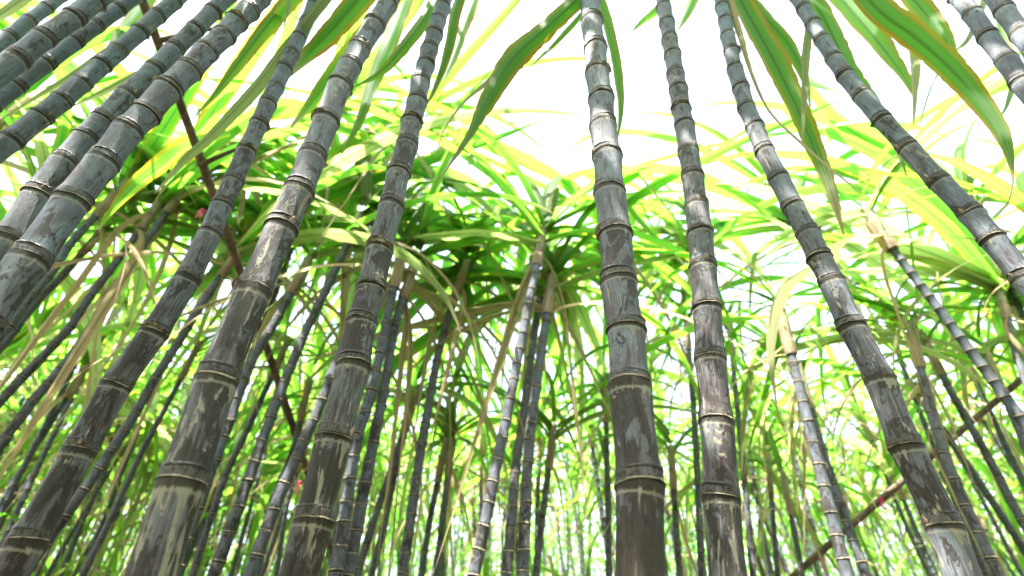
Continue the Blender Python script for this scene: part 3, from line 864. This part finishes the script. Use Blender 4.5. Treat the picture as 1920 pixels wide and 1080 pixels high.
# ------------------------------------------------------------------ filling rows: single canes one can still count
NEAR_TRACES = [S7, S8, S9, S10, S11, S12]
NEAR_AT = [[(15, 1080), (298, 610), (500, 200)], [(285, 1080), (470, 555), (612, 225)], [(560, 1080), (690, 560), (770, 240)],
           [(1200, 1080), (1170, 600), (1134, 260)], [(1362, 1080), (1330, 650), (1292, 290)], [(1802, 1080), (1598, 612), (1435, 285)]]
GAPS = ['left of the cane from the bottom left corner', 'between the bottom left corner cane and the thickest mottled cane',
        'between the thickest mottled cane and the dark brown cane', 'between the dark brown cane and the thick upright cane',
        'between the two upright canes right of centre', 'between the cream-mottled upright cane and the leaning cane', 'right of the leaning mottled cane']
DEPTHS = ['nearer', 'second-row', 'third-row', 'fourth-row', 'far', 'farthest']

def project(p):
    d = p - CAM
    zc = d.y * CP + d.z * SP
    if zc < .05: return None
    return 960 + F * d.x / zc, 540 - F * (d.z * CP - d.y * SP) / zc

def describe(foot, h, row, q):
    """what tells a thin cane behind apart: its row, its height and the gap it is seen through; None when out of the picture"""
    seen = False
    for z in (.5, .9, 1.3, h, h + .3):
        p = project(foot + Vector((0, 0, z)))
        if p and -220 < p[0] < 2140 and -100 < p[1] < 1120: seen = True
    if not seen: return None
    p = project(foot + Vector((0, 0, h * .62))) or (960, 800)
    g = 0
    for tr in NEAR_AT:
        (xa, ya), (xb, yb), (xc, yc) = tr
        y = p[1]
        x = xa + (xb - xa) * (y - ya) / (yb - ya) if y > yb else xb + (xc - xb) * (y - yb) / (yc - yb)
        if p[0] > x: g += 1
    size = 'tall' if h > 1.72 else ('mid-height' if h > 1.5 else 'short')
    return '%s thin %s cane seen %s' % (size, DEPTHS[row], GAPS[g]), 'thin canes ' + GAPS[g]

def thin_stalk_data(foot, top, r, q, step=.06, n=8):
    """one continuous jointed stem as mesh data in metres around foot"""
    ax = top - foot
    L = ax.length
    z = 0.0
    rows = []
    c1 = Vector((q.uniform(-.05, .05), q.uniform(-.05, .05), 0))
    k_ = 0
    fr = frame_z(ax, q.uniform(0, 6.3))
    while z < L:
        s = step * q.uniform(.85, 1.15)
        for t, rr in ((0.0, 1.12), (0.09, 1.02), (0.5, .93), (.92, 1.0)):
            zz = z + s * t
            cen = c1 * math.sin(math.pi * min(1, zz / L))
            rad = r * rr * (1 - .12 * zz / L)
            ring = []
            for j in range(n):
                a = 2 * math.pi * j / n
                p = fr @ Vector((rad * math.cos(a), rad * math.sin(a), zz))
                ring.append(tuple(p + cen))
            rows.append((ring, k_ + t))
        z += s; k_ += 1
    return tube_rows(rows, n)

STALK_VARIANTS = []
for s in range(10):
    q = random.Random(900 + s)
    STALK_VARIANTS.append(mesh_from('stalk', *thin_stalk_data(Vector((0, 0, 0)), Vector((0, 0, 2.0)), .0135, q), mat=M_CANE_FAR))

traced_xy = [o.location.xy.copy() for o in col.objects if o.name.startswith('sugarcane_plant')]
def fill_plant(x, y, h, q, row):
    foot = Vector((x, y, 0))
    words = describe(foot, h, row, q)
    if words is None: return 0
    lean = Vector((q.gauss(0, .06), q.gauss(0, .06), 1)).normalized()
    root = bpy.data.objects.new('sugarcane_plant', None)
    col.objects.link(root)
    root.location = foot
    root.empty_display_size = .05
    pm = Matrix.Translation(foot)
    tag(root, words[0], 'sugarcane', words[1])
    fz = q.uniform(.85, 1.15)
    link('stalk', q.choice(STALK_VARIANTS), root, pm, Matrix.Translation(foot) @ frame_z(lean, q.uniform(0, 6.3)) @ Matrix.Diagonal((fz, fz, h / 2.0, 1)))
    crown(root, pm, foot + lean * h, lean, .016 * fz, q, n_green=2, n_arch=7, n_hang=1 if row > 1 else 0, n_dry=2, size=q.uniform(.95, 1.3) if row else q.uniform(.8, 1.0), sheath_len=.12)
    for i in range((0, 1, 3, 4, 4, 4)[row]):
        put_leaf(q.choice(('hang', 'hang', 'dry')), foot + lean * h * q.uniform(.45, .95), q.uniform(0, 6.3), q.uniform(.5, .85), root, pm, q)
    return 1

q = random.Random(4242)
count = 0
rows = [(1.25, 1.05), (2.2, .80), (3.0, .0), (3.75, .0), (4.6, .0), (5.5, .0)]
for row, (Yr, gap) in enumerate(rows):
    x = -(1.55 * Yr + 1.0)
    while x < 1.45 * Yr + .9:
        xx, yy = x + q.uniform(-.08, .08), Yr + q.uniform(-.22, .22)
        x += q.uniform(.13, .34) * (.48 if xx < -.3 * Yr else 1.0) * (1.0 if Yr < 3.5 else 1.2)
        if abs(xx) < gap * Yr: continue
        if min((Vector((xx, yy)) - t).length for t in traced_xy) < .16: continue
        tall = q.random() < (.35 if xx < -.4 * yy else .12) or yy > 4.2
        count += fill_plant(xx, yy, q.uniform(1.65, 2.15) if tall else q.uniform(1.25, 1.7), q, row)
print('fill plants', count)

# ------------------------------------------------------------------ the far stand, which reads as one mass
def far_stand(rows_, seed, words, xs=1.5, dens=1.0, nl_=19):
    q = random.Random(seed)
    SV, SF, SU = [], [], []
    LV, LF, LU = [], [], []
    def addto(V, Fc, U, data):
        v, f, u = data
        o = len(V)
        V.extend(v); Fc.extend(tuple(i + o for i in a) for a in f); U.extend(u)
    variants = []
    for s in range(14):
        p = random.Random(s)
        kind = s % 3
        th0, dr = ((R(p.uniform(50, 82)), R(p.uniform(80, 150))), (R(p.uniform(15, 45)), R(p.uniform(70, 120))), (R(p.uniform(0, 40)), R(130)))[kind]
        pts, sides = leaf_path(p, th0, dr, p.uniform(.6, 1.6), 7, None, p.uniform(-.6, .6), R(p.uniform(-80, 80)))
        ws = [wprof(i / 7, .05, .6, 2.0) for i in range(8)]
        variants.append(ribbon('l', pts, ws, sides, None, .12, 0, s, 2))
    for Yr in rows_:
        x = -(xs * abs(Yr) + 1.5)
        while x < xs * abs(Yr) + 1.5:
            foot = Vector((x + q.uniform(-.1, .1), Yr + q.uniform(-.4, .4), 0)); x += q.uniform(.25, .6) / dens
            h = q.uniform(1.7, 2.4)
            top = foot + Vector((q.gauss(0, .08), q.gauss(0, .08), h))
            v, f, u = thin_stalk_data(Vector((0, 0, 0)), top - foot, .017, q, .09, 5)
            addto(SV, SF, SU, ([tuple(Vector(a) + foot) for a in v], f, u))
            for k_ in range(nl_):
                v, f, u = variants[q.randrange(14)]
                m = Matrix.Translation((top + Vector((0, 0, q.uniform(-.05, .3))) if k_ < nl_ * .5 else foot.lerp(top, q.uniform(.3, .95)))) @ Matrix.Rotation(q.uniform(0, 6.3), 4, 'Z') @ Matrix.Scale(q.uniform(.8, 1.2), 4)
                addto(LV, LF, LU, ([tuple(m @ Vector(a)) for a in v], f, u))
    so = link('cane_thicket', mesh_from('cane_thicket', SV, SF, SU, M_CANE_FAR))
    tag(so, 'mass of cane stems ' + words, 'cane stems', None, 'stuff')
    lo = link('cane_foliage', mesh_from('cane_foliage', LV, LF, LU, M_LEAF_FAR))
    tag(lo, 'mass of bright cane leaves ' + words, 'cane leaves', None, 'stuff')
far_stand([6.5, 7.5, 8.6, 9.8, 11.2, 13], 77, 'far at the back of the field')
far_stand([-1.15, -1.9, -2.8, -3.8, -5.0], 78, 'in the rows behind the viewer', 1.6, 2.1, 14)

# ------------------------------------------------------------------ poles and ribbons
def pole(label, a, b, ra, rb, seed, twigs=()):
    q = random.Random(seed)
    root = bpy.data.objects.new('support_pole', None); col.objects.link(root)
    root.location = a; pm = Matrix.Translation(a)
    tag(root, label, 'pole')
    n, N = 12, 40
    ax = b - a
    fr = frame_z(ax)
    rows_ = []
    for i in range(N + 1):
        t = i / N
        r = ra + (rb - ra) * t
        kn = 1 + .12 * max(0, math.sin(t * 31 + seed)) ** 8
        cen = Vector((.012 * math.sin(t * 7 + seed), .012 * math.cos(t * 5 + seed), 0))
        ring = []
        for j in range(n):
            an = 2 * math.pi * j / n
            rr = r * kn * (1 + .08 * mnoise.noise(Vector((math.cos(an) * 2, math.sin(an) * 2, t * 18 + seed))))
            ring.append(tuple(fr @ (Vector((rr * math.cos(an), rr * math.sin(an), t * ax.length)) + cen)))
        rows_.append((ring, t))
    link('shaft', mesh_from('shaft', *tube_rows(rows_, n), mat=M_POLE), root, pm, Matrix.Translation(a))
    for t, d, L in twigs:
        s = a + ax * t
        dv = Vector(d).normalized()
        f2 = frame_z(dv)
        rr_ = []
        for i in range(6):
            k_ = i / 5
            r = .009 * (1 - .65 * k_)
            rr_.append(([tuple(f2 @ Vector((r * math.cos(2 * math.pi * j / 8) + .02 * k_ * k_, r * math.sin(2 * math.pi * j / 8), L * k_))) for j in range(8)], k_))
        link('twig', mesh_from('twig', *tube_rows(rr_, 8), mat=M_POLE), root, pm, Matrix.Translation(s))
    return root

a1 = at(548, 817, 1.95); b1 = at(285, 60, .72)
dd = (b1 - a1).normalized()
a1 = a1 - dd * ((a1.z - 0.0) / dd.z)
pole('dark leaning wooden pole rising behind the canes at upper left', a1, b1 + dd * .5, .0125, .0125, 3,
     ((.80, (.75, -.2, .35), .22), (.88, (.9, -.1, .3), .25)))
a2 = at(1509, 1065, 2.35); b2 = at(1868, 750, 1.95)
dd2 = (b2 - a2).normalized()
a2 = a2 - dd2 * ((a2.z - 0.0) / dd2.z)
pole('slanting grey-brown pole behind the canes at lower right', a2, b2 + dd2 * .7, .0125, .0125, 8)

def pink_ribbon(label, c, s, seed):
    q = random.Random(seed)
    root = bpy.data.objects.new('pink_ribbon', None); col.objects.link(root)
    root.location = c; pm = Matrix.Translation(c)
    tag(root, label, 'ribbon', 'pink ribbons tied among the canes')
    V, Fc = [], []
    n1, n2 = 14, 6
    for i in range(n1):
        A = 2 * math.pi * i / n1
        for j in range(n2):
            B = 2 * math.pi * j / n2
            rr = .8 + .35 * math.cos(B)
            V.append((s * rr * math.cos(A), s * rr * math.sin(A), s * .6 * math.sin(B) + s * .15 * math.sin(2 * A)))
    for i in range(n1):
        for j in range(n2):
            Fc.append((i * n2 + j, ((i + 1) % n1) * n2 + j, ((i + 1) % n1) * n2 + (j + 1) % n2, i * n2 + (j + 1) % n2))
    link('knot', mesh_from('knot', V, Fc, mat=M_RIBBON), root, pm, Matrix.Translation(c) @ Matrix.Rotation(q.uniform(-.5, .5), 4, 'X'))
    for sgn in (-1, 1):
        pts = [Vector((sgn * s * (.3 + .5 * t), -s * .9, -s * 4.2 * t)) for t in (0, .2, .4, .6, .8, 1)]
        pts = [p + Vector((s * .25 * math.sin(i * 1.3 + seed), 0, 0)) for i, p in enumerate(pts)]
        link('tail', mesh_from('tail', *ribbon('tail', pts, [s * .9] * 6, [Vector((1, .4 * sgn, 0))] * 6, None, .1, .1, seed, 2), mat=M_RIBBON), root, pm, Matrix.Translation(c))
pink_ribbon('pink ribbon tied to the slanting pole at lower right', at(1650, 936, 2.18), .010, 1)
pink_ribbon('pink ribbon hanging low at the foot of the slanting pole', at(1540, 1050, 2.3), .009, 2)
pink_ribbon('pink ribbon near the leaning pole at upper left', at(380, 396, 1.12), .008, 3)
pink_ribbon('pink ribbon low between the thickest and the dark brown cane', at(562, 905, 2.2), .009, 4)
print('objects', len(scene.objects))
